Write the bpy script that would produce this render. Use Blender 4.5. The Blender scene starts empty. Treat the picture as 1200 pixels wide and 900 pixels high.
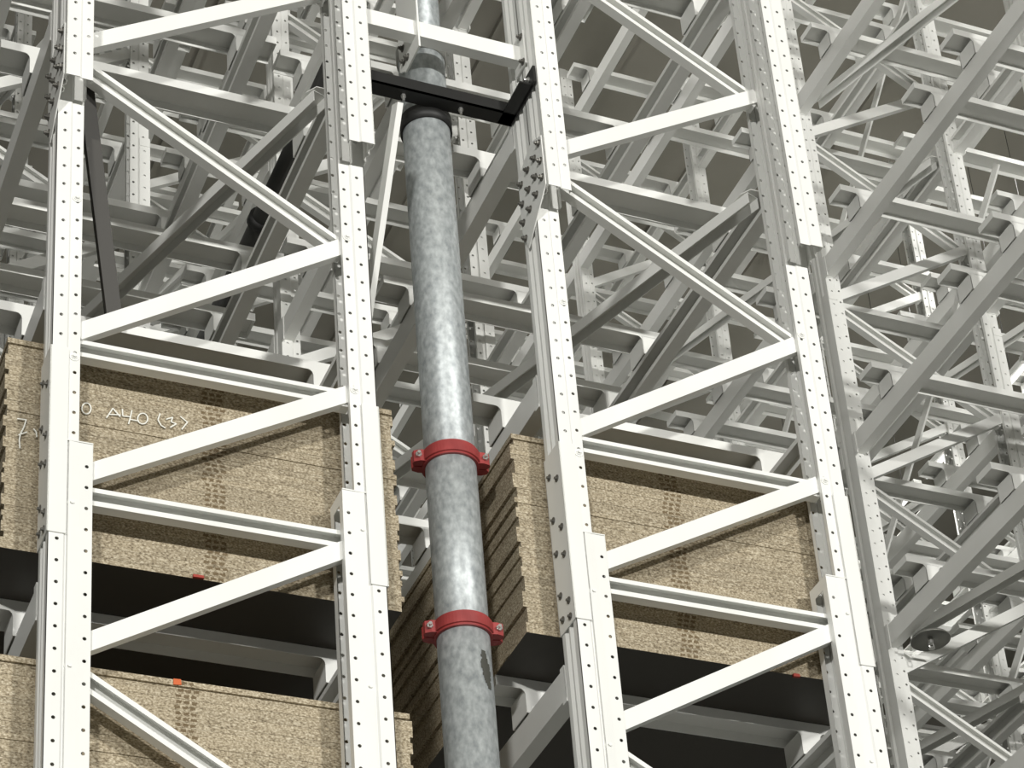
import bpy, math, random
from mathutils import Vector, Matrix
random.seed(7)
S = bpy.context.scene
C = S.collection

# ------------------------------------------------------------------ camera
# X runs along the front frames, Y into the racks, Z up; metres.
FPX, PPX, PPY = 3000.955, 586.64, 896.40          # focal length and principal point in 1200x900 pixels
YAW, PITCH, ROLL = 0.42332373, 0.51619857, 0.07897031
CAM = Vector((0.0, -6.0, 1.6))
fwd = Vector((math.sin(YAW)*math.cos(PITCH), math.cos(YAW)*math.cos(PITCH), math.sin(PITCH)))
rgt = Vector((math.cos(YAW), -math.sin(YAW), 0))
dwn = fwd.cross(rgt)
rgt, dwn = rgt*math.cos(ROLL)+dwn*math.sin(ROLL), -rgt*math.sin(ROLL)+dwn*math.cos(ROLL)
cd = bpy.data.cameras.new('camera'); co = bpy.data.objects.new('camera', cd); C.objects.link(co)
m = Matrix.Identity(4)
for i in range(3):
    m[i][0] = rgt[i]; m[i][1] = -dwn[i]; m[i][2] = -fwd[i]; m[i][3] = CAM[i]
co.matrix_world = m
cd.sensor_width = 36; cd.lens = FPX/1200*36
cd.shift_x = (600-PPX)/1200; cd.shift_y = (PPY-450)/1200
cd.clip_end = 200
S.camera = co
def ray(x, y): return rgt*((x-PPX)/FPX)+dwn*((y-PPY)/FPX)+fwd
def onY(x, y, Y): d = ray(x, y); return CAM+d*((Y-CAM.y)/d.y)
def onX(x, y, X): d = ray(x, y); return CAM+d*((X-CAM.x)/d.x)
def proj(p):
    q = Vector(p)-CAM; z = q.dot(fwd)
    if z < .3: return None
    return (PPX+FPX*q.dot(rgt)/z, PPY+FPX*q.dot(dwn)/z, z)
def in_view(pts, mg=170):
    for p in pts:
        r = proj(p)
        if r and -mg < r[0] < 1200+mg and -mg < r[1] < 900+mg: return True
    return False
def lerp(a, b, n): return [Vector(a)+(Vector(b)-Vector(a))*(i/(n-1)) for i in range(n)]

# ------------------------------------------------------------------ light
S.view_settings.view_transform = 'Standard'; S.view_settings.look = 'None'
S.view_settings.exposure = 0.14; S.view_settings.gamma = 1.0; S.view_settings.use_curve_mapping = False
w = bpy.data.worlds.new('hall_ambient'); S.world = w; w.use_nodes = True
w.node_tree.nodes['Background'].inputs[0].default_value = (0.93, 0.94, 0.88, 1)
w.node_tree.nodes['Background'].inputs[1].default_value = 0.075
def area(name, loc, aim, power, sx, sy, col=(1, .985, .94)):
    l = bpy.data.lights.new(name, 'AREA'); l.shape = 'RECTANGLE'; l.size = sx; l.size_y = sy
    l.energy = power; l.color = col
    o = bpy.data.objects.new(name, l); C.objects.link(o); o.location = loc
    o.rotation_euler = (Vector(aim)-Vector(loc)).to_track_quat('-Z', 'Y').to_euler()
    return o
# hanging lamps of the hall in front of the racks
area('hall_lamp', (-4.2, -12.5, 7.9), (2.5, 0, 6.9), 900, .9, .3)
area('hall_lamp', (2.6, -13.5, 7.9), (2.5, 0, 6.9), 300, .9, .3)
area('hall_lamp', (7.5, -14.0, 7.9), (5.4, 0, 8.4), 1150, .9, .3)
# rows of lamps over the two crane aisles
area('aisle_lamp', (5.02, 6.5, 14.4), (5.02, 6.5, 0), 75, .4, 13)
area('aisle_lamp', (9.67, 6.5, 14.4), (9.67, 6.5, 0), 270, .4, 13)

# ------------------------------------------------------------------ materials
def mat(name, base, rough=.5, metal=0.0, var=None, scale=8.0, stretch=(1, 1, 1), bump=0.0, emit=None):
    mt = bpy.data.materials.new(name); mt.use_nodes = True
    nt = mt.node_tree; b = nt.nodes['Principled BSDF']
    b.inputs['Base Color'].default_value = (*base, 1); b.inputs['Roughness'].default_value = rough
    b.inputs['Metallic'].default_value = metal
    if emit:
        b.inputs['Emission Color'].default_value = (*emit[0], 1); b.inputs['Emission Strength'].default_value = emit[1]
    if var:
        tc = nt.nodes.new('ShaderNodeTexCoord'); mp = nt.nodes.new('ShaderNodeMapping')
        mp.inputs['Scale'].default_value = stretch
        n = nt.nodes.new('ShaderNodeTexNoise'); n.inputs['Scale'].default_value = scale; n.inputs['Detail'].default_value = 5
        r = nt.nodes.new('ShaderNodeValToRGB')
        r.color_ramp.elements[0].position = .3; r.color_ramp.elements[0].color = (*var[0], 1)
        r.color_ramp.elements[1].position = .7; r.color_ramp.elements[1].color = (*var[1], 1)
        nt.links.new(tc.outputs['Object'], mp.inputs[0]); nt.links.new(mp.outputs[0], n.inputs[0])
        nt.links.new(n.outputs[0], r.inputs[0]); nt.links.new(r.outputs[0], b.inputs['Base Color'])
        if bump:
            bp = nt.nodes.new('ShaderNodeBump'); bp.inputs['Strength'].default_value = bump
            bp.inputs['Distance'].default_value = .002
            nt.links.new(n.outputs[0], bp.inputs['Height']); nt.links.new(bp.outputs[0], b.inputs['Normal'])
    return mt
WHITE = mat('white_rack_paint', (.84, .845, .82), .42, var=((.80, .805, .775), (.87, .875, .85)), scale=3.0, stretch=(1, 1, .4))
GALV = mat('galvanised_steel', (.4, .42, .42), .48, .4, var=((.30, .325, .335), (.54, .575, .58)), scale=55, stretch=(1, 1, .6))
ZINC = mat('zinc_bolt', (.62, .62, .6), .3, .8)
DZINC = mat('dark_steel_bolt', (.16, .155, .14), .45, .6)
RED = mat('red_coupling_paint', (.3, .04, .038), .45, var=((.25, .03, .03), (.36, .05, .048)), scale=14)
BLACK = mat('black_bracket_paint', (.008, .008, .0075), .55)
PIPEBLK = mat('black_pipe_paint', (.03, .03, .028), .45)
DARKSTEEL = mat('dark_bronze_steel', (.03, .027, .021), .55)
RUST = mat('pipe_patch', (.06, .06, .05), .7)
SHIELD = mat('grey_shield_plate', (.26, .26, .24), .35, .5)
UNDERDARK = mat('dark_board_underside', (.05, .045, .036), .6)
CHALK = mat('white_chalk', (.86, .86, .80), .9)
ORANGE = mat('orange_paint_mark', (.62, .13, .035), .7)
REDMARK = mat('red_paint_mark', (.36, .045, .03), .7)
ROOFM = mat('roof_sheet', (.29, .28, .24), .8, var=((.26, .25, .21), (.33, .315, .275)), scale=.8)
FLOORM = mat('concrete_floor', (.25, .25, .24), .6, var=((.22, .22, .21), (.29, .29, .275)), scale=.7)
WALLM = mat('hall_wall_sheet', (.5, .49, .45), .8, var=((.46, .45, .41), (.54, .53, .49)), scale=.6)
LED = mat('led_tube', (.9, .9, .88), .4, emit=((1, .99, .95), 1.5))

def chip_material(name, sx, toned):
    """particle board: flakes, and three columns of ink stamps at x = sx on the -Y edge"""
    mt = bpy.data.materials.new(name); mt.use_nodes = True
    nt = mt.node_tree; N = nt.nodes.new; L = nt.links.new; b = nt.nodes['Principled BSDF']
    b.inputs['Roughness'].default_value = .85
    tc = N('ShaderNodeTexCoord'); oi = N('ShaderNodeObjectInfo')
    add = N('ShaderNodeVectorMath'); add.operation = 'ADD'; L(tc.outputs['Object'], add.inputs[0])
    mul = N('ShaderNodeVectorMath'); mul.operation = 'SCALE'; mul.inputs[0].default_value = (7, 5, 9); L(oi.outputs['Random'], mul.inputs['Scale'])
    L(mul.outputs[0], add.inputs[1])
    mp = N('ShaderNodeMapping'); mp.inputs['Scale'].default_value = (130, 130, 190); L(add.outputs[0], mp.inputs[0])
    n1 = N('ShaderNodeTexNoise'); n1.inputs['Scale'].default_value = 1; n1.inputs['Detail'].default_value = 3; L(mp.outputs[0], n1.inputs[0])
    r = N('ShaderNodeValToRGB'); e = r.color_ramp.elements
    e[0].position = .30; e[0].color = (.13, .102, .064, 1); e[1].position = .74; e[1].color = (.63, .57, .44, 1)
    k = e.new(.42); k.color = (.275, .226, .15, 1); k = e.new(.55); k.color = (.40, .34, .24, 1)
    L(n1.outputs[0], r.inputs[0])
    mp2 = N('ShaderNodeMapping'); mp2.inputs['Scale'].default_value = (5, 5, 5); L(add.outputs[0], mp2.inputs[0])
    n2 = N('ShaderNodeTexNoise'); n2.inputs['Scale'].default_value = 1; n2.inputs['Detail'].default_value = 4; L(mp2.outputs[0], n2.inputs[0])
    mr = N('ShaderNodeMapRange'); mr.inputs[1].default_value = .3; mr.inputs[2].default_value = .7; mr.inputs[3].default_value = .88*toned; mr.inputs[4].default_value = 1.08*toned
    L(n2.outputs[0], mr.inputs[0])
    mr2 = N('ShaderNodeMapRange'); mr2.inputs[3].default_value = .94; mr2.inputs[4].default_value = 1.03; L(oi.outputs['Random'], mr2.inputs[0])
    mm = N('ShaderNodeMath'); mm.operation = 'MULTIPLY'; L(mr.outputs[0], mm.inputs[0]); L(mr2.outputs[0], mm.inputs[1])
    sc = N('ShaderNodeVectorMath'); sc.operation = 'SCALE'; L(r.outputs[0], sc.inputs[0]); L(mm.outputs[0], sc.inputs['Scale'])
    # stamps: object x within [sx, sx+.062] in three blots, middle of the board edge
    sep = N('ShaderNodeSeparateXYZ'); L(tc.outputs['Object'], sep.inputs[0])
    ng = N('ShaderNodeTexNoise'); ng.inputs['Scale'].default_value = 160; L(add.outputs[0], ng.inputs[0])
    wob = N('ShaderNodeMath'); wob.operation = 'MULTIPLY_ADD'; wob.inputs[1].default_value = .012; wob.inputs[2].default_value = -.006; L(ng.outputs[0], wob.inputs[0])
    rs = N('ShaderNodeMath'); rs.operation = 'MULTIPLY_ADD'; rs.inputs[1].default_value = .010; L(oi.outputs['Random'], rs.inputs[0]); L(wob.outputs[0], rs.inputs[2])
    xs = N('ShaderNodeMath'); xs.operation = 'ADD'; L(sep.outputs[0], xs.inputs[0]); L(rs.outputs[0], xs.inputs[1])
    tot = None
    for q in range(3):
        d = N('ShaderNodeMath'); d.operation = 'SUBTRACT'; d.inputs[1].default_value = sx+.009+q*.0235; L(xs.outputs[0], d.inputs[0])
        a = N('ShaderNodeMath'); a.operation = 'ABSOLUTE'; L(d.outputs[0], a.inputs[0])
        c = N('ShaderNodeMath'); c.operation = 'LESS_THAN'; c.inputs[1].default_value = .0082; L(a.outputs[0], c.inputs[0])
        if tot is None: tot = c
        else:
            s2 = N('ShaderNodeMath'); s2.operation = 'ADD'; L(tot.outputs[0], s2.inputs[0]); L(c.outputs[0], s2.inputs[1]); tot = s2
    zw = N('ShaderNodeMath'); zw.operation = 'ADD'; L(sep.outputs[2], zw.inputs[0]); L(wob.outputs[0], zw.inputs[1])
    za = N('ShaderNodeMath'); za.operation = 'ABSOLUTE'; L(zw.outputs[0], za.inputs[0])
    zl = N('ShaderNodeMath'); zl.operation = 'LESS_THAN'; zl.inputs[1].default_value = .0052; L(za.outputs[0], zl.inputs[0])
    yl = N('ShaderNodeMath'); yl.operation = 'LESS_THAN'; yl.inputs[1].default_value = .01; L(sep.outputs[1], yl.inputs[0])
    f = N('ShaderNodeMath'); f.operation = 'MULTIPLY'; L(tot.outputs[0], f.inputs[0]); L(zl.outputs[0], f.inputs[1])
    f2 = N('ShaderNodeMath'); f2.operation = 'MULTIPLY'; L(f.outputs[0], f2.inputs[0]); L(yl.outputs[0], f2.inputs[1])
    f3 = N('ShaderNodeMath'); f3.operation = 'MULTIPLY'; f3.inputs[1].default_value = .85; L(f2.outputs[0], f3.inputs[0])
    mx = N('ShaderNodeMix'); mx.data_type = 'RGBA'; mx.inputs['B'].default_value = (.12, .08, .035, 1)
    L(f3.outputs[0], mx.inputs['Factor']); L(sc.outputs[0], mx.inputs['A']); L(mx.outputs['Result'], b.inputs['Base Color'])
    bp = N('ShaderNodeBump'); bp.inputs['Strength'].default_value = .5; bp.inputs['Distance'].default_value = .002
    L(n1.outputs[0], bp.inputs['Height']); L(bp.outputs[0], b.inputs['Normal'])
    return mt

# ------------------------------------------------------------------ mesh helpers
class MB:
    def __init__(s): s.v = []; s.f = []
    def q(s, *pts):
        n = len(s.v); s.v += [tuple(p) for p in pts]; s.f.append(tuple(range(n, n+len(pts))))
    def box(s, a, b):
        x0, y0, z0 = a; x1, y1, z1 = b; n = len(s.v)
        s.v += [(x0,y0,z0),(x1,y0,z0),(x1,y1,z0),(x0,y1,z0),(x0,y0,z1),(x1,y0,z1),(x1,y1,z1),(x0,y1,z1)]
        s.f += [tuple(n+i for i in t) for t in ((0,3,2,1),(4,5,6,7),(0,1,5,4),(1,2,6,5),(2,3,7,6),(3,0,4,7))]
    def sheet(s, pl, t, p0, p1, ux, uy, closed_caps=True):
        """bent sheet: open polyline pl (2D in ux,uy), thickness t, swept p0->p1"""
        p0, p1, ux, uy = map(Vector, (p0, p1, ux, uy))
        def nrm(a, b): dx, dy = b[0]-a[0], b[1]-a[1]; l = math.hypot(dx, dy); return (-dy/l, dx/l)
        off = []
        for i, p in enumerate(pl):
            ns = []
            if i > 0: ns.append(nrm(pl[i-1], p))
            if i < len(pl)-1: ns.append(nrm(p, pl[i+1]))
            if len(ns) == 1: n = ns[0]
            else:
                n = (ns[0][0]+ns[1][0], ns[0][1]+ns[1][1]); d = max(.35, 1+ns[0][0]*ns[1][0]+ns[0][1]*ns[1][1]); n = (n[0]/d, n[1]/d)
            off.append((p[0]+n[0]*t, p[1]+n[1]*t))
        loop = list(pl)+off[::-1]; L = len(loop); n = len(s.v); k = len(pl)
        for base in (p0, p1):
            for (a, b) in loop: s.v.append(tuple(base+ux*a+uy*b))
        for i in range(L): j = (i+1) % L; s.f.append((n+i, n+j, n+L+j, n+L+i))
        for i in range(k-1):
            a, b, c, d = i, i+1, L-2-i, L-1-i
            s.f.append((n+a, n+d, n+c, n+b)); s.f.append((n+L+a, n+L+b, n+L+c, n+L+d))
    def prism(s, loop, p0, p1, ux, uy):
        p0, p1, ux, uy = map(Vector, (p0, p1, ux, uy)); n = len(s.v); L = len(loop)
        for base in (p0, p1):
            for a, b in loop: s.v.append(tuple(base+ux*a+uy*b))
        for i in range(L): j = (i+1) % L; s.f.append((n+i, n+j, n+L+j, n+L+i))
        s.f.append(tuple(range(n+L-1, n-1, -1))); s.f.append(tuple(range(n+L, n+2*L)))
    def tube(s, p0, p1, r, seg=12, r1=None):
        p0, p1 = Vector(p0), Vector(p1); d = (p1-p0).normalized()
        u = d.orthogonal().normalized(); v = d.cross(u); r1 = r if r1 is None else r1; n = len(s.v)
        for base, rr in ((p0, r), (p1, r1)):
            for i in range(seg): a = 2*math.pi*i/seg; s.v.append(tuple(base+(u*math.cos(a)+v*math.sin(a))*rr))
        for i in range(seg): j = (i+1) % seg; s.f.append((n+i, n+j, n+seg+j, n+seg+i))
        s.f.append(tuple(range(n+seg-1, n-1, -1))); s.f.append(tuple(range(n+seg, n+2*seg)))
    def lathe(s, prof, cen, seg=40, axis='z'):
        n = len(s.v); k = len(prof); c = Vector(cen)
        for i in range(seg):
            a = 2*math.pi*i/seg
            for r, z in prof: s.v.append((c.x+r*math.cos(a), c.y+r*math.sin(a), c.z+z))
        for i in range(seg):
            j = (i+1) % seg
            for q in range(k-1): s.f.append((n+i*k+q, n+j*k+q, n+j*k+q+1, n+i*k+q+1))
    def perf(s, x0, x1, y, z0, z1, xh, phase, r=.0062, p=.075, t=.0025, ty=1):
        """perforated strip in the XZ plane at depth y: a real hole every p metres"""
        k0 = math.ceil((z0-phase)/p+.5); zc = phase+k0*p; zs = z0
        oc = [(math.cos(a), math.sin(a)) for a in [math.pi/8+i*math.pi/4 for i in range(8)]]
        yb = y+t*ty
        while zc+p/2 <= z1+1e-6:
            za, zb = zs, zc+p/2
            if zc+1.5*p > z1: zb = z1
            # outer ring of 8 points matching the octagon
            o8 = [(x1, zc+(zb-zc)*.45), (xh+(x1-xh)*.45, zb), (xh-(xh-x0)*.45, zb), (x0, zc+(zb-zc)*.45),
                  (x0, zc-(zc-za)*.45), (xh-(xh-x0)*.45, za), (xh+(x1-xh)*.45, za), (x1, zc-(zc-za)*.45)]
            i8 = [(xh+r*c, zc+r*q) for c, q in oc]
            n = len(s.v)
            for yy in (y, yb):
                s.v += [(a, yy, b) for a, b in o8]+[(a, yy, b) for a, b in i8]
                s.v += [(x1, yy, zb), (x0, yy, zb), (x0, yy, za), (x1, yy, za)]
            for i in range(8):
                j = (i+1) % 8
                s.f.append((n+i, n+8+i, n+8+j, n+j)); s.f.append((n+20+i, n+20+j, n+28+j, n+28+i))
                s.f.append((n+8+i, n+28+i, n+28+j, n+8+j))
            for c, a, b in ((16, 0, 1), (17, 2, 3), (18, 4, 5), (19, 6, 7)):
                s.f.append((n+c, n+a, n+b)); s.f.append((n+20+c, n+20+b, n+20+a))
            zs = zb; zc += p
        for xx in (x0, x1): s.q((xx, y, z0), (xx, y, z1), (xx, yb, z1), (xx, yb, z0))
    def mirror_x(s):
        s.v = [(-x, y, z) for x, y, z in s.v]; s.f = [tuple(reversed(f)) for f in s.f]
    def mesh(s, name, material, smooth=False):
        me = bpy.data.meshes.new(name); me.from_pydata(s.v, [], s.f); me.materials.append(material)
        if smooth:
            for p in me.polygons: p.use_smooth = True
        me.update(); return me
    def build(s, name, material, parent=None, smooth=False): return link(name, s.mesh(name, material, smooth), parent)
def link(name, me, parent=None, loc=None):
    o = bpy.data.objects.new(name, me); C.objects.link(o)
    if parent: o.parent = parent
    if loc: o.location = loc
    return o
def tag(o, label, cat, group=None, kind=None):
    if label: o['label'] = label
    if cat: o['category'] = cat
    if group: o['group'] = group
    if kind: o['kind'] = kind
    return o
def empty(name, loc): o = bpy.data.objects.new(name, None); C.objects.link(o); o.location = loc; o.empty_display_size = .1; return o

# ------------------------------------------------------------------ lattice of the racks (metres)
ROWS = [(1.338, 2.375), (3.000, 4.060), (5.983, 7.020), (7.645, 8.705), (10.628, 11.665), (12.290, 13.350)]
BAY = 2.70; NB = 5                     # frames every 2.70 m
L0, DL = 5.795, 1.142                  # top of the beams that carry the boards; level pitch
LEVELS = [L0+DL*k for k in range(-1, 8)]
TOP = 14.3
BARY = [.46, 1.215, 1.585, 2.335]     # measured: one near each frame, a pair in the middle
BARH = .125                            # bar top above beam top

# ------------------------------------------------------------------ the setting
b = MB(); b.box((-14, -22, -.2), (30, 20, 0)); tag(b.build('floor', FLOORM), None, None, kind='structure')
b = MB(); b.box((-14, -22, 15.6), (30, 20, 15.7))
for i in range(-13, 30): b.box((i-.02, -22, 15.56), (i+.02, 20, 15.6))
tag(b.build('ceiling', ROOFM), None, None, kind='structure')
b = MB(); b.box((-14, 19.9, 0), (30, 20.1, 15.6)); tag(b.build('wall_back', WALLM), None, None, kind='structure')

# ------------------------------------------------------------------ rack frames
def upright_mesh(name, z0, z1, mirror):
    """open channel 88 x 112 mm; web at x=0 with two ribs, perforated flanges, lips"""
    b = MB()
    b.sheet([(0, 0), (0, .024), (.009, .031), (.009, .045), (0, .052), (0, .060), (.009, .067), (.009, .081), (0, .088), (0, .112)][::-1], .0025, (0, 0, z0), (0, 0, z1), (1, 0, 0), (0, 1, 0))
    for y, ty in ((0, 1), (.112, -1)):
        b.perf(.0, .046, y, z0, z1, .027, .036, ty=ty)
        b.perf(.052, .088, y+.005*ty, z0, z1, .072, .052, ty=ty)
        b.q((.046, y, z0), (.052, y+.005*ty, z0), (.052, y+.005*ty, z1), (.046, y, z1))
        b.q((.088, y+.005*ty, z0), (.088, y+.022*ty, z0), (.088, y+.022*ty, z1), (.088, y+.005*ty, z1))
        b.q((.086, y+.005*ty, z0), (.086, y+.022*ty, z0), (.086, y+.022*ty, z1), (.086, y+.005*ty, z1))
    if mirror: b.mirror_x()
    return b.mesh(name, WHITE)
UPM = {0: upright_mesh('upright', 0, TOP, False), 1: upright_mesh('upright', 0, TOP, True)}
UPF = {0: upright_mesh('upright', 7.59, TOP, False), 1: upright_mesh('upright', 7.59, TOP, True)}

def sleeve_mesh(z0, z1, mirror):        # nested reinforcement whose perforated feet stick out past the flanges
    b = MB()
    for y, ty in ((.0, 1), (.112, -1)):
        b.perf(.090, .130, y+.001*ty, z0, z1, .112, .008, ty=ty)
        b.q((.090, y+.001*ty, z0), (.058, y-.0015*ty, z0), (.058, y-.0015*ty, z1), (.090, y+.001*ty, z1))
        b.q((.130, y+.001*ty, z0), (.130, y+.030*ty, z0), (.130, y+.030*ty, z1), (.130, y+.001*ty, z1))
    b.box((.052, -.002, z1-.004), (.130, .050, z1)); b.box((.128, .0, z1-.045), (.130, .112, z1))
    if mirror: b.mirror_x()
    return b.mesh('reinforcement', WHITE)
SLV = {i: sleeve_mesh(3.2, 6.245, i) for i in (0, 1)}
def wrap_mesh(z0, z1, mirror, holes):   # splice shoe round the web corner
    b = MB()
    b.box((-.0045, -.0045, z0), (-.0005, .1165, z1))
    for ya, yb in ((-.0045, -.0005), (.1125, .1165)): b.box((-.0045, ya, z0), (.052, yb, z1))
    if mirror: b.mirror_x()
    return b.mesh('splice_plate', WHITE)
WRP = {i: wrap_mesh(5.905, 6.585, i, False) for i in (0, 1)}
def wrap_perf(z0, z1, mirror):
    b = MB(); b.perf(-.003, .046, -.006, z0, z1, .022, .02); b.box((-.0045, -.006, z0), (-.0005, .05, z1)); b.box((-.003, -.009, z1-.05), (.046, -.006, z1))
    if mirror: b.mirror_x()
    return b.mesh('reinforcement', WHITE)
WPF = {i: wrap_perf(4.5, 10.15, i) for i in (0, 1)}

def bolt_mesh(r=.008, h=.007, axis=(-1, 0, 0), m=DZINC, name='bolt'):
    b = MB(); a = Vector(axis); b.tube((0, 0, 0), a*.0025, r*1.5, 10); b.tube(a*.002, a*(h+.002), r, 6); b.tube(a*h, a*(h+.008), r*.55, 8)
    return b.mesh(name, m)
BOLTX = bolt_mesh(.0095, .009); BOLTXZ = bolt_mesh(.0085, .008, m=ZINC); BOLTY = bolt_mesh(.0105, .003, (0, -1, 0), WHITE); BOLTXS = bolt_mesh(.0085, .002, m=DZINC)

def brace_mesh(name, p0, p1, front):
    """lipped channel 58 mm high; front=True shows its web to the viewer, else its open side"""
    p0, p1 = Vector(p0), Vector(p1); d = (p1-p0).normalized(); n = Vector((-d.z, 0, d.x))
    if n.z < 0: n = -n
    h = .029
    b = MB()
    if front: pl = [(-h+.012, .032), (-h, .032), (-h, 0), (h, 0), (h, .032), (h-.012, .032)]
    else: pl = [(-h+.013, 0), (-h, 0), (-h, .032), (h, .032), (h, 0), (h-.013, 0)]
    pl = [(a, c) for a, c in pl]
    b.sheet(pl if not front else pl, .0025, p0, p1, n, (0, 1, 0))
    return b.mesh(name, WHITE)
def frame_braces(W, zt):
    """local to a frame: x from the left web, node heights measured on the photograph"""
    xl, xr = .080, W-.080; out = []
    def R(zl, zr): out.append(('diagonal_brace', brace_mesh('diagonal_brace', (xl, .022, zl), (xr, .022, zr), True)))
    def D(zl, zr): out.append(('diagonal_brace', brace_mesh('diagonal_brace', (xl, .034, zl), (xr, .034, zr), False)))
    def H(z): out.append(('horizontal_brace', brace_mesh('horizontal_brace', (xl, .034, z), (xr, .034, z), False)))
    # from the photograph: zigzag above, Z-panels at the splice, zigzag below
    D(7.795, 7.245); R(6.672, 7.245); H(6.622); R(6.130, 6.640); H(6.077); R(5.535, 6.060); D(5.470, 4.93)
    z = 7.795
    while z < zt-1.2:
        R(z+.085, z+.63); D(z+DL, z+.60); z += DL
    z = 5.535
    while z > 1.3:
        R(z-DL, z-.58); D(z-DL-.06, z-DL-.6); z -= DL
    return out
BR = {round(r[1]-r[0], 3): frame_braces(r[1]-r[0], TOP) for r in ROWS[:2]}

def make_frame(ri, j, label, group=None):
    XL, XR = ROWS[ri]; Y = BAY*j; W = round(XR-XL, 3)
    root = tag(empty('storage_rack', (XL, Y, 0)), label, 'rack', group)
    for side, x in ((0, 0.0), (1, W)):
        link('upright', UPM[side], root, (x, 0, 0))
        if j == 0:
            link('upright', UPF[side], root, (x, -.115, 0))
            link('reinforcement', SLV[side], root, (x, 0, 0))
            sp = link('splice_plate', WRP[side], root, (x, 0, 0))
            sg = -1
            for zz, yy in ((6.50, .085), (6.46, .03), (6.33, .085), (6.27, .03), (6.20, .085), (6.165, .03), (6.04, .085), (5.99, .03), (5.95, .085), (5.93, .03)):
                if side == 0: link('bolt', BOLTXS, sp, (-.0045, yy, zz))
        else:
            link('reinforcement', WPF[side], root, (x, 0, 0))
    for nm, me in BR[W]: link(nm, me, root)
    if j == 0:      # bolt heads where the braces meet the flanges
        for z in (7.25, 6.62, 6.08, 5.52):
            link('bolt', BOLTY, root, (.070, .005, z-.06)); link('bolt', BOLTY, root, (W-.070, .005, z+.02))
    return root
f1 = make_frame(0, 0, 'white perforated upright frame standing in front of the chalk-marked chipboard stack')
f2 = make_frame(1, 0, 'white perforated upright frame with the black pipe bracket bolted to its post')
# slanted joint plate with two rows of bolts where the doubled posts of the second frame begin
def joint_plate(root, x, mat_=WHITE):
    b = MB(); b.prism([(-.06, 7.48), (-.06, 7.98), (.02, 7.92), (.10, 7.80), (.105, 7.56), (.03, 7.50)], (x-.007, 0, 0), (x-.003, 0, 0), (0, 1, 0), (0, 0, 1))
    b.v = [(p[0], p[1], p[2]) for p in b.v]
    return b
for root in (f1, f2):
    b = MB(); b.prism([(-.105, 7.60), (-.105, 7.82), (-.02, 7.86), (.104, 7.80), (.108, 7.56), (.07, 7.46)], (-.006, 0, 0), (-.002, 0, 0), (0, 1, 0), (0, 0, 1))
    pl = b.build('splice_plate', WHITE, root)
    for yy, zz in ((-.085, 7.80), (-.085, 7.72), (-.085, 7.645), (-.04, 7.77), (-.035, 7.69), (-.03, 7.615), (.02, 7.77), (.025, 7.685), (.03, 7.60), (.08, 7.755), (.085, 7.67), (.09, 7.59), (.085, 7.515)):
        link('bolt', BOLTX, pl, (-.006, yy, zz))
for ri in range(len(ROWS)):
    for j in range(0, NB+1):
        if j == 0 and ri < 2: continue
        XL, XR = ROWS[ri]
        if in_view([(x, BAY*j, z) for x in (XL, XR) for z in [5+.5*k for k in range(19)]]):
            lab = ['white perforated rack frame in the row behind the chalk-marked boards',
                   'white perforated rack frame in the row behind the riser-side boards',
                   'white perforated rack frame across the open aisle, one of a row running back',
                   'white perforated rack frame of the far row backing onto the row across the aisle',
                   'pale distant rack frame beyond the second aisle',
                   'pale distant rack frame of the farthest row'][ri]
            make_frame(ri, j, lab, 'rack frames of row %s' % ('one', 'two', 'three', 'four', 'five', 'six')[ri])

# ------------------------------------------------------------------ beams and bars
BL = BAY-.112
def beam_mesh(mirror):
    b = MB(); pl = [(.034, -.086), (.034, -.108), (0.0, -.108), (0, 0), (.052, 0), (.052, -.022)]
    pl = [(.055, -.088), (.055, -.108), (0, -.108), (0, 0), (.055, 0), (.055, -.020)]
    b.sheet(pl[::-1], .003, (0, 0, 0), (0, BL, 0), (1, 0, 0), (0, 0, 1))
    if mirror: b.mirror_x()
    return b.mesh('load_rail', WHITE)
def conn_mesh(mirror):
    b = MB(); b.box((-.0045, .0005, -.125), (-.0005, .03, .006)); b.box((-.0045, .0005, -.112), (.045, .004, .004))
    if mirror: b.mirror_x()
    return b.mesh('end_connector', WHITE)
BM = {i: beam_mesh(i) for i in (0, 1)}; CN = {i: conn_mesh(i) for i in (0, 1)}
def conn_far(mirror):
    b = MB(); b.box((-.0045, -.03, -.125), (-.0005, -.0005, .006)); b.box((-.0045, -.004, -.112), (.045, -.0005, .004))
    if mirror: b.mirror_x()
    return b.mesh('end_connector', WHITE)
CF = {i: conn_far(i) for i in (0, 1)}
def bar_mesh(W):
    b = MB(); x0, x1 = -.11, W+.11
    b.sheet([(-.06, -.037), (-.06, 0), (.06, 0), (.06, -.037)][::-1], .003, (x0, 0, 0), (x1, 0, 0), (0, 1, 0), (0, 0, 1))
    for x in (x0, x1): b.box((min(x, x*.999), -.06, -.037), (x+(.003 if x < 0 else -.003), .06, 0)) if False else b.q((x, -.06, -.037), (x, .06, -.037), (x, .06, 0), (x, -.06, 0))
    return b.mesh('support_bar', WHITE)
def foot_mesh():
    b = MB(); h = BARH
    for y in (-.06, .057):
        b.prism([(-.036, -.034), (.036, -.034), (.036, -h), (-.036, -h)], (0, y, 0), (0, y+.003, 0), (1, 0, 0), (0, 0, 1))
    b.box((-.036, -.06, -h), (-.033, .06, -.034)); b.box((.033, -.06, -h), (.036, .06, -.034))
    # rounded inner corners
    for sx in (-1, 1):
        b.prism([(.036*sx, -.036), (.058*sx, -.036), (.047*sx, -.039), (.039*sx, -.047), (.036*sx, -.058)], (0, -.06, 0), (0, -.057, 0), (1, 0, 0), (0, 0, 1))
    return b.mesh('foot', WHITE)
BARM = {W: bar_mesh(W) for W in BR}; FOOT = foot_mesh()
beams, bars = [], []
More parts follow.
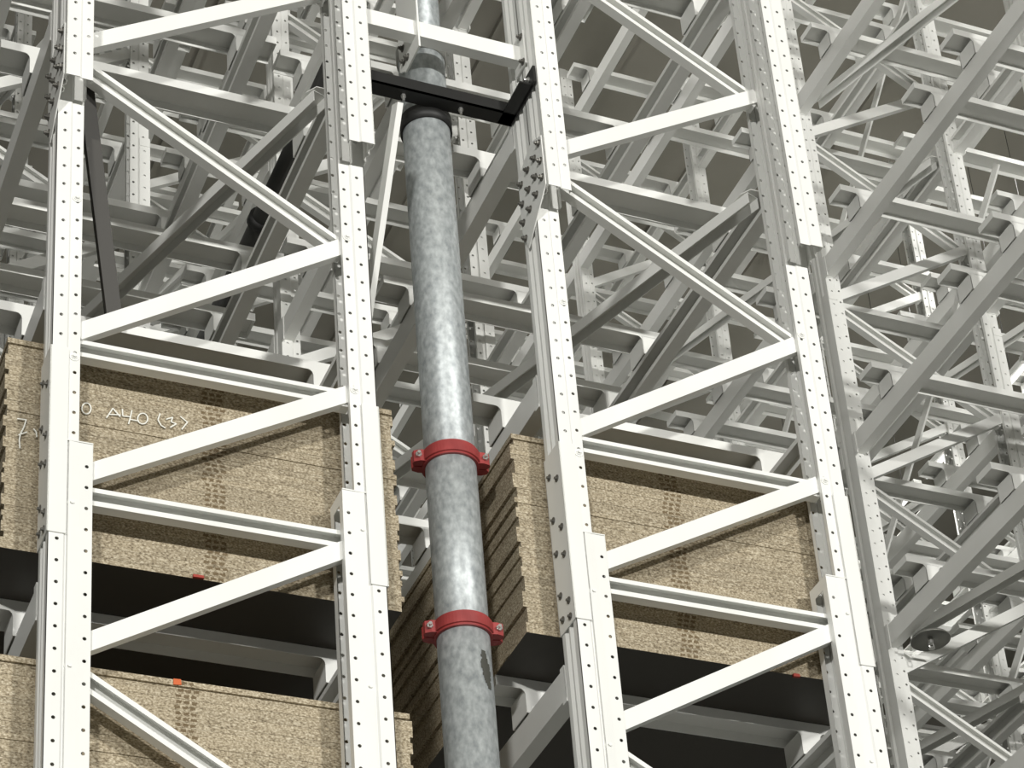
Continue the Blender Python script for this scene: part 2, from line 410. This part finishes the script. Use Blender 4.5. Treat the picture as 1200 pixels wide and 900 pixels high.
for ri, (XL, XR) in enumerate(ROWS):
    W = round(XR-XL, 3)
    for j in range(NB):
        for li, z in enumerate(LEVELS):
            for side, x in ((0, XL), (1, XR)):
                a, c = Vector((x, BAY*j+.112, z)), Vector((x, BAY*(j+1), z))
                if in_view(lerp(a, c, 12), 120): beams.append((min(((a+c)/2-CAM).length, 99), ri, j, li, side, x, z))
            for i, yb in enumerate(BARY):
                a, c = Vector((XL-.11, BAY*j+yb, z+BARH)), Vector((XR+.11, BAY*j+yb, z+BARH))
                if in_view(lerp(a, c, 6), 120): bars.append((((a+c)/2-CAM).length, ri, j, li, i, XL, W, BAY*j+yb, z+BARH))
beams.sort(); bars.sort()
LOADED = {(0, 1), (1, 1), (0, 0)}
rn = ['in the first row', 'in the row beside the riser pipe', 'across the aisle', 'in the far row beyond the aisle', 'in the distant row', 'in the farthest row']
def lab(kind, ri, j, li):
    if j == 0 and (ri, li) in LOADED:
        st = {(0, 1): 'the chalk-marked chipboard stack', (1, 1): 'the riser-side chipboard stack', (0, 0): 'the lower chipboard stack'}[(ri, li)]
        return 'white steel %s under %s' % (kind, st), '%ss carrying %s' % (kind, st)
    bay = 'first bay' if j == 0 else 'farther back'
    return 'white steel %s on empty level, %s, %s' % (kind, bay, rn[ri]), 'empty-level %ss %s %s' % (kind, rn[ri], bay)
far = MB()
for n, (d, ri, j, li, side, x, z) in enumerate(beams):
    if n < 290:
        o = link('load_rail', BM[side], None, (x, BAY*j+.112, z)); l, g = lab('load rail', ri, j, li); tag(o, l, 'rail', g)
        if d < 16:
            link('end_connector', CN[side], o); link('end_connector', CF[side], o, (0, BL, 0))
    else:
        for v in [BM[side]]:
            n0 = len(far.v); far.v += [(p.co.x+x, p.co.y+BAY*j+.112, p.co.z+z) for p in v.vertices]; far.f += [tuple(n0+i for i in p.vertices) for p in v.polygons]
if far.v: tag(far.build('distant_load_rail', WHITE), 'remaining white rails of the distant rack levels', 'rail', kind='stuff')
far = MB()
for n, (d, ri, j, li, i, XL, W, y, z) in enumerate(bars):
    if n < 290:
        o = link('support_bar', BARM[W], None, (XL, y, z)); l, g = lab('support bar', ri, j, li); tag(o, l, 'support bar', g)
        link('foot', FOOT, o, (.027, 0, 0)); link('foot', FOOT, o, (W-.027, 0, 0))
    else:
        for v, dx in ((BARM[W], 0), (FOOT, .027), (FOOT, W-.027)):
            n0 = len(far.v); far.v += [(p.co.x+XL+dx, p.co.y+y, p.co.z+z) for p in v.vertices]; far.f += [tuple(n0+i for i in p.vertices) for p in v.polygons]
if far.v: tag(far.build('distant_support_bar', WHITE), 'remaining white support bars of the distant rack levels', 'support bar', kind='stuff')
print('BEAMS', len(beams), 'BARS', len(bars))

# ------------------------------------------------------------------ chipboard stacks
BT = .0193
def board_stack(ri, lz, sx, label, toplabel, group, tone=1.0, n=40):
    XL, XR = ROWS[ri]; W = 1.245; x0 = XL-.105; z0 = lz+BARH
    mt = chip_material('chipboard_'+group.split()[0], sx-x0, tone)
    b = MB(); b.box((0, 0, -BT/2+.00025), (W, 2.44, BT/2-.00025)); me = b.mesh('chipboard_panel', mt)
    me0 = b.mesh('chipboard_panel', mt); me0.materials.append(UNDERDARK); me0.polygons[0].material_index = 1   # bottom panel with a darker colour on its underside
    ox = 0; hold = 0; sgn = 1
    for i in range(n):
        if hold == 0: sgn = -sgn; ox = sgn*random.uniform(.002, .008); hold = random.choice((1, 2, 2, 3))
        hold -= 1
        oy = random.uniform(-.0007, .0007)+(.003 if (i//13) % 2 else 0)
        if i == n-1: oy = -.008; ox = -.002
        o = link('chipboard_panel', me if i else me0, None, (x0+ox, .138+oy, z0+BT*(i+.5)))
        if i == n-1: tag(o, toplabel, 'board', None)
        else: tag(o, label, 'board', group)
    return me
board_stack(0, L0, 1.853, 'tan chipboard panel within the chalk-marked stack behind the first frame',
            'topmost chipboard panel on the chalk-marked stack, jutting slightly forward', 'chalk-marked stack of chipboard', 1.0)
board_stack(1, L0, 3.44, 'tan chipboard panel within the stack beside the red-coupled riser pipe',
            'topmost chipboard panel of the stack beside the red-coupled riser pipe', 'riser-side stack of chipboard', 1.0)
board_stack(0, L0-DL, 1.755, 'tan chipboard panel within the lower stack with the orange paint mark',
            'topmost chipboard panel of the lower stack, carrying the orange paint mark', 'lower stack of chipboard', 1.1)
# paint marks on board edges
def patch(name, x, y, w_, h_, m_, label):
    p = onY(x, y, .1275); b = MB(); b.prism([(-w_/2, -h_/2), (w_/2, -h_/2*.8), (w_/2*.9, h_/2), (-w_/2, h_/2*.9)], p, p+Vector((0, .010, 0)), (1, 0, 0), (0, 0, 1))
    tag(b.build(name, m_), label, 'paint mark')
patch('paint_mark', 208, 799, .024, .021, ORANGE, 'orange paint mark on the top edge of the lower chipboard stack')
patch('paint_mark', 934, 791, .024, .012, REDMARK, 'dull red paint mark low on the boards beside the perforated post')
patch('paint_mark', 233, 675, .034, .010, REDMARK, 'dull red paint mark at the bottom edge of the chalk-marked stack')
# chalk writing, drawn from its strokes on the stack front
def ell(cx, cy, rx, ry, n=14): return [(cx+rx*math.cos(2*math.pi*i/n), cy+ry*math.sin(2*math.pi*i/n)) for i in range(n+1)]
strokes = [[(105, 108), (160, 115), (146, 160), (125, 200), (118, 240), (122, 290)], [(112, 208), (165, 190)], [(205, 170), (222, 190), (225, 222)],
           ell(528, 46, 28, 34), [(650, 104), (690, 45), (735, 97)], [(668, 82), (738, 86)], [(748, 50), (750, 92), (800, 97)], [(806, 58), (797, 100), (785, 142)],
           [(792, 112), (842, 122)], ell(872, 108, 31, 33), [(978, 78), (965, 115), (985, 150), (1012, 166)],
           [(1015, 112), (1055, 100), (1046, 128), (1078, 140), (1040, 162)], [(1102, 95), (1146, 130), (1110, 174)]]
cw = empty('chalk_writing', onY(100, 490, .1335)); CW = Vector(cw.location)
for st in strokes:
    P = [onY(x/5.217, 470+y/5.217, .1335)-CW for x, y in st]; b = MB()
    for a, c in zip(P, P[1:]): b.tube(a, c, .0024, 6)
    b.build('chalk_stroke', CHALK, cw)
tag(cw, 'white chalk writing reading 7 0 A40 (3) on the upper board stack', 'writing')

# ------------------------------------------------------------------ riser pipe with red couplings
PX, PY, PR = 2.702, .205, .084
riser = tag(empty('sprinkler_riser', (PX, PY, 0)), 'galvanised grey riser pipe with two red couplings between the frames', 'pipe')
def pipe_seg(z0, z1, r, m_=GALV):
    b = MB(); b.lathe([(0, z0), (r-.004, z0), (r, z0+.004), (r, z1-.004), (r-.004, z1), (0, z1)], (0, 0, 0), 56)
    o = b.build('pipe', m_, riser, True); return o
ZC = [6.585, 5.925]
pipe_seg(.02, ZC[1]-.002, PR); pipe_seg(ZC[1]+.002, ZC[0]-.002, PR); pipe_seg(ZC[0]+.002, 8.40, PR); pipe_seg(8.37, TOP, PR*.93)
b = MB(); b.lathe([(PR+.001, -.03), (PR+.006, -.028), (PR+.006, .028), (PR+.001, .03)], (0, 0, 8.385), 56); b.build('pipe_collar', SHIELD, riser, True)
HEADZ = MB(); HEADZ.tube((0, 0, 0), (0, 0, .010), .0115, 8); HEADZ.tube((0, 0, .01), (0, 0, .016), .007, 8); HEADZ = HEADZ.mesh('bolt', ZINC)
for zc in ZC:
    b = MB(); b.lathe([(PR-.001, -.027), (PR+.009, -.027), (PR+.009, -.020), (PR+.014, -.018), (PR+.014, .018), (PR+.009, .020), (PR+.009, .027), (PR-.001, .027), (PR-.001, -.027)], (0, 0, 0), 56)
    cp = b.build('pipe_coupling', RED, riser); cp.location = (0, 0, zc)
    ang = math.radians(-12)
    for sgn in (-1, 1):
        ux = Vector((math.cos(ang), math.sin(ang), 0))*sgn; uy = Vector((-ux.y, ux.x, 0))
        for s2 in (-1, 1):      # two ears of the half shells
            b = MB(); b.prism([(PR+.006, .003*s2), (PR+.036, .003*s2), (PR+.044, .012*s2), (PR+.040, .026*s2), (PR+.020, .034*s2), (PR+.002, .034*s2)], (0, 0, -.022), (0, 0, .022), ux, uy)
            b.build('ear', RED, cp)
        for s2 in (-1, 1):
            b = MB(); pp = ux*(PR+.026); b.tube(pp+uy*.026*s2, pp+uy*.040*s2, .0105, 6); b.tube(pp+uy*.038*s2, pp+uy*.052*s2, .006, 8); b.build('bolt', ZINC, cp)
# dark scuffed patch on the lower pipe
P = onY(560, 780, .13)
b = MB(); rnd = random.Random(3)
for k in range(16):
    t = k/15; zz = P.z+.052-.125*t; wdt = .008+.010*math.sin(math.pi*t)*rnd.uniform(.7, 1.3); a0 = math.radians(-90+21+10*t)+rnd.uniform(-.03, .03)
    r = PR+.0012; a1 = wdt/r; ring = []
    for aa in (a0-a1, a0-a1/3, a0+a1/3, a0+a1): ring.append((r*math.cos(aa), r*math.sin(aa)))
    for q in range(3):
        (xa, ya), (xb, yb) = ring[q], ring[q+1]
        b.q((xa, ya, zz-.0048), (xb, yb, zz-.0048), (xb, yb, zz+.0048), (xa, ya, zz+.0048))
b.build('scuffed_patch', RUST, riser)

# black bracket that holds the riser
bk = tag(empty('pipe_bracket', (2.69, .07, 8.1)), 'black angle-iron bracket holding the riser pipe between two posts', 'bracket')
zb = 8.062; B0 = Vector((2.69, .07, 8.1))
b = MB(); b.box((2.377-B0.x, .058-B0.y, zb-B0.z), (2.985-B0.x, .064-B0.y, zb+.052-B0.z)); b.box((2.377-B0.x, .058-B0.y, zb-B0.z), (2.985-B0.x, .118-B0.y, zb+.006-B0.z)); b.build('angle_bar', BLACK, bk)
b = MB(); b.box((2.985-B0.x, -.115-B0.y, zb-B0.z), (2.9945-B0.x, .118-B0.y, zb+.075-B0.z)); b.box((2.940-B0.x, -.095-B0.y, zb-B0.z), (2.99-B0.x, .118-B0.y, zb+.006-B0.z)); b.build('end_leg', BLACK, bk)
b = MB(); b.lathe([(PR+.001, -.03), (PR+.008, -.03), (PR+.008, .03), (PR+.001, .03)], (PX-B0.x, PY-B0.y, zb-.012-B0.z), 48); b.build('clamp_ring', BLACK, bk, True)
BZ = MB(); BZ.tube((0, 0, 0), (0, 0, -.010), .009, 6); BZ.tube((0, 0, -.01), (0, 0, -.026), .005, 8); BZ = BZ.mesh('bolt', ZINC)
for x in (2.575, 2.79): link('bolt', BZ, bk, (x-B0.x, .09-B0.y, zb-B0.z))
for y in (-.07, .01): link('bolt', BOLTXZ, bk, (2.985-B0.x, y-B0.y, zb+.045-B0.z))
# row spacer and hanger plate above it
sp = tag(empty('row_spacer', (2.69, 0, 8.29)), 'white channel spacer bolted between the two back-to-back rack frames', 'spacer')
b = MB(); b.sheet([(.040, -.032), (0, -.032), (0, .032), (.040, .032)], .003, (2.377-2.69, -.012, 0), (2.997-2.69, -.012, 0), (0, 1, 0), (0, 0, 1)); b.build('channel', WHITE, sp)
b = MB(); b.box((2.991-2.69, -.05, -.075), (2.998-2.69, .035, .085)); e = b.build('end_plate', WHITE, sp)
for dz in (.062, -.058): link('bolt', BOLTX, e, (2.991-2.69, -.035, dz))
b = MB(); b.prism([(-.085, -.215), (-.085, .5), (.10, .5), (.10, -.17), (.06, -.20), (.05, -.215)], (-.0065, 0, 0), (0, 0, 0), (0, 1, 0), (0, 0, 1)); pl = b.build('hanger_plate', WHITE, sp); pl.location = (2.60-2.69, .05, 8.4-8.29)
for y, z in ((.02, -.17), (.055, -.16), (.06, -.09)): link('bolt', BOLTX, pl, (-.0065, y, z))

# ------------------------------------------------------------------ bracing between the frames
def channel_between(name, p0, p1, w_, d_, m_=WHITE, up=Vector((0, 0, 1))):
    p0, p1 = Vector(p0), Vector(p1); d = (p1-p0).normalized(); sdir = d.cross(up).normalized(); u = sdir.cross(d).normalized()
    b = MB(); b.sheet([(-w_/2, -d_/2), (-w_/2, d_/2), (w_/2, d_/2), (w_/2, -d_/2)][::-1], .003, Vector(), p1-p0, sdir, u)
    o = b.build(name, m_); o.location = p0; return o
for ri in range(4):
    XL, XR = ROWS[ri]
    for j in range(3):
        for z in (8.045, 8.045+3*DL):
            if not in_view(lerp((XR, BAY*j+.2, z), (XL, BAY*j+2.6, z), 12), 60): continue
            o = channel_between('plan_brace', (XR-.088, BAY*j+.15, z-.03), (XL+.088, BAY*j+2.64, z-.03), .055, .05)
            if j == 0 and ri == 0 and z < 9: l = ('white diagonal channel lying level between the posts above the chalk-marked boards', None)
            elif j == 0 and ri == 1 and z < 9: l = ('white diagonal channel lying level between the posts above the riser-side boards', None)
            else: l = ('white diagonal channel lying level under the beams %s' % rn[ri], 'level diagonal braces %s' % rn[ri])
            tag(o, l[0], 'brace', l[1])
            pb = MB(); pb.prism([(-.05, .06), (-.045, .01), (-.02, -.025), (.02, -.025), (.032, .0), (.032, .10), (-.01, .10)], (0, 0, .024), (0, 0, .028), (1, 0, 0), (0, 1, 0)); pb.build('end_plate', WHITE, o)
# flat spine braces in the flue between back-to-back rows
def flat(name, p0, p1, w_, t_, m_, label, cat, group=None):
    p0, p1 = Vector(p0), Vector(p1); d = (p1-p0).normalized(); n = Vector((1, 0, 0)); s_ = d.cross(n).normalized(); n = s_.cross(d)
    b = MB(); b.prism([(-w_/2, -t_/2), (w_/2, -t_/2), (w_/2, t_/2), (-w_/2, t_/2)], Vector(), p1-p0, s_, n); o = b.build(name, m_); o.location = p0
    tag(o, label, cat, group); return o
p0 = onX(466, 122, 2.46); p1 = onX(436, 330, 2.46); flat('spine_brace', p0, p1+(p1-p0)*.9, .062, .02, WHITE, 'pale flat bar slanting down beside the riser pipe behind the post', 'brace')
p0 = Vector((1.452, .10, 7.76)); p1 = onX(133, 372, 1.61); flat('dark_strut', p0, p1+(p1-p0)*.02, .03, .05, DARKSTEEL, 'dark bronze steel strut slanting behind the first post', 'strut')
k = 0
for x in (7.33, 11.98):
    for j in range(1, 5):
        for li in (2, 4, 6):
            a = Vector((x, BAY*j+.1, LEVELS[li])); c = Vector((x, BAY*(j+1), LEVELS[li]+2*DL))
            if j % 2: a.z, c.z = c.z, a.z
            if in_view(lerp(a, c, 10), 40): flat('spine_brace', a, c, .06, .012, WHITE, 'white flat diagonal bar in the gap %s' % ('between the rows across the aisle' if x < 8 else 'between the two farthest rows'), 'brace', 'spine braces %s' % ('across the aisle' if x < 8 else 'far'))

# ------------------------------------------------------------------ sprinkler branch pipes and heads
b = MB(); b.tube((0, 0, 0), (0, 2.6, 0), .042, 20); o = b.build('branch_pipe', PIPEBLK, None, True); o.location = (2.53, .35, 8.72)
tag(o, 'black sprinkler branch pipe running back beside the first row of posts', 'pipe')
for yy in (.55, 1.2):
    b = MB(); b.tube((0, yy-.02, 0), (0, yy+.02, 0), .056, 20); b.build('pipe_coupling', BLACK, o, True)
def sprinkler(x, y, z, label):
    r = tag(empty('rack_sprinkler', (x, y, z)), label, 'sprinkler', 'in-rack sprinklers')
    b = MB(); b.lathe([(0, .004), (.09, 0), (.096, -.012), (.094, -.014), (.088, -.003), (0, .0)], (0, 0, 0), 32); b.build('shield', SHIELD, r, True)
    b = MB(); b.tube((0, 0, -.003), (0, 0, -.03), .013, 10); b.tube((0, 0, -.055), (0, 0, -.058), .016, 12); b.build('nozzle', ZINC, r)
    for s_ in (-1, 1):
        b = MB(); b.tube((.010*s_, 0, -.028), (.014*s_, 0, -.045), .003, 6); b.tube((.014*s_, 0, -.045), (.004*s_, 0, -.056), .003, 6); b.build('yoke_arm', ZINC, r)
    b = MB(); b.tube((0, 0, .0), (0, 0, .042), .014, 10); b.build('drop_pipe', PIPEBLK, r)
sprinkler(6.12, 2.545, 7.95, 'round grey sprinkler shield with a shiny head beside a beam across the aisle')
# LED tubes over the second aisle
for k in range(5):
    o = None; y = 4.2+1.55*k
    r = tag(empty('led_tube_lamp', (9.67, y, 12.9)), 'slim white tube lamp hung above the second aisle', 'lamp', 'tube lamps over the second aisle')
    b = MB(); b.box((-.035, 0, 0), (.035, 1.45, .05)); b.build('housing', WHITE, r)
    b = MB(); b.tube((0, .02, -.012), (0, 1.43, -.012), .016, 10); b.build('tube', LED, r)
    for yy in (.2, 1.25):
        b = MB(); b.tube((0, yy, .05), (0, yy, 2.68), .0025, 6); b.build('suspension_wire', BLACK, r)
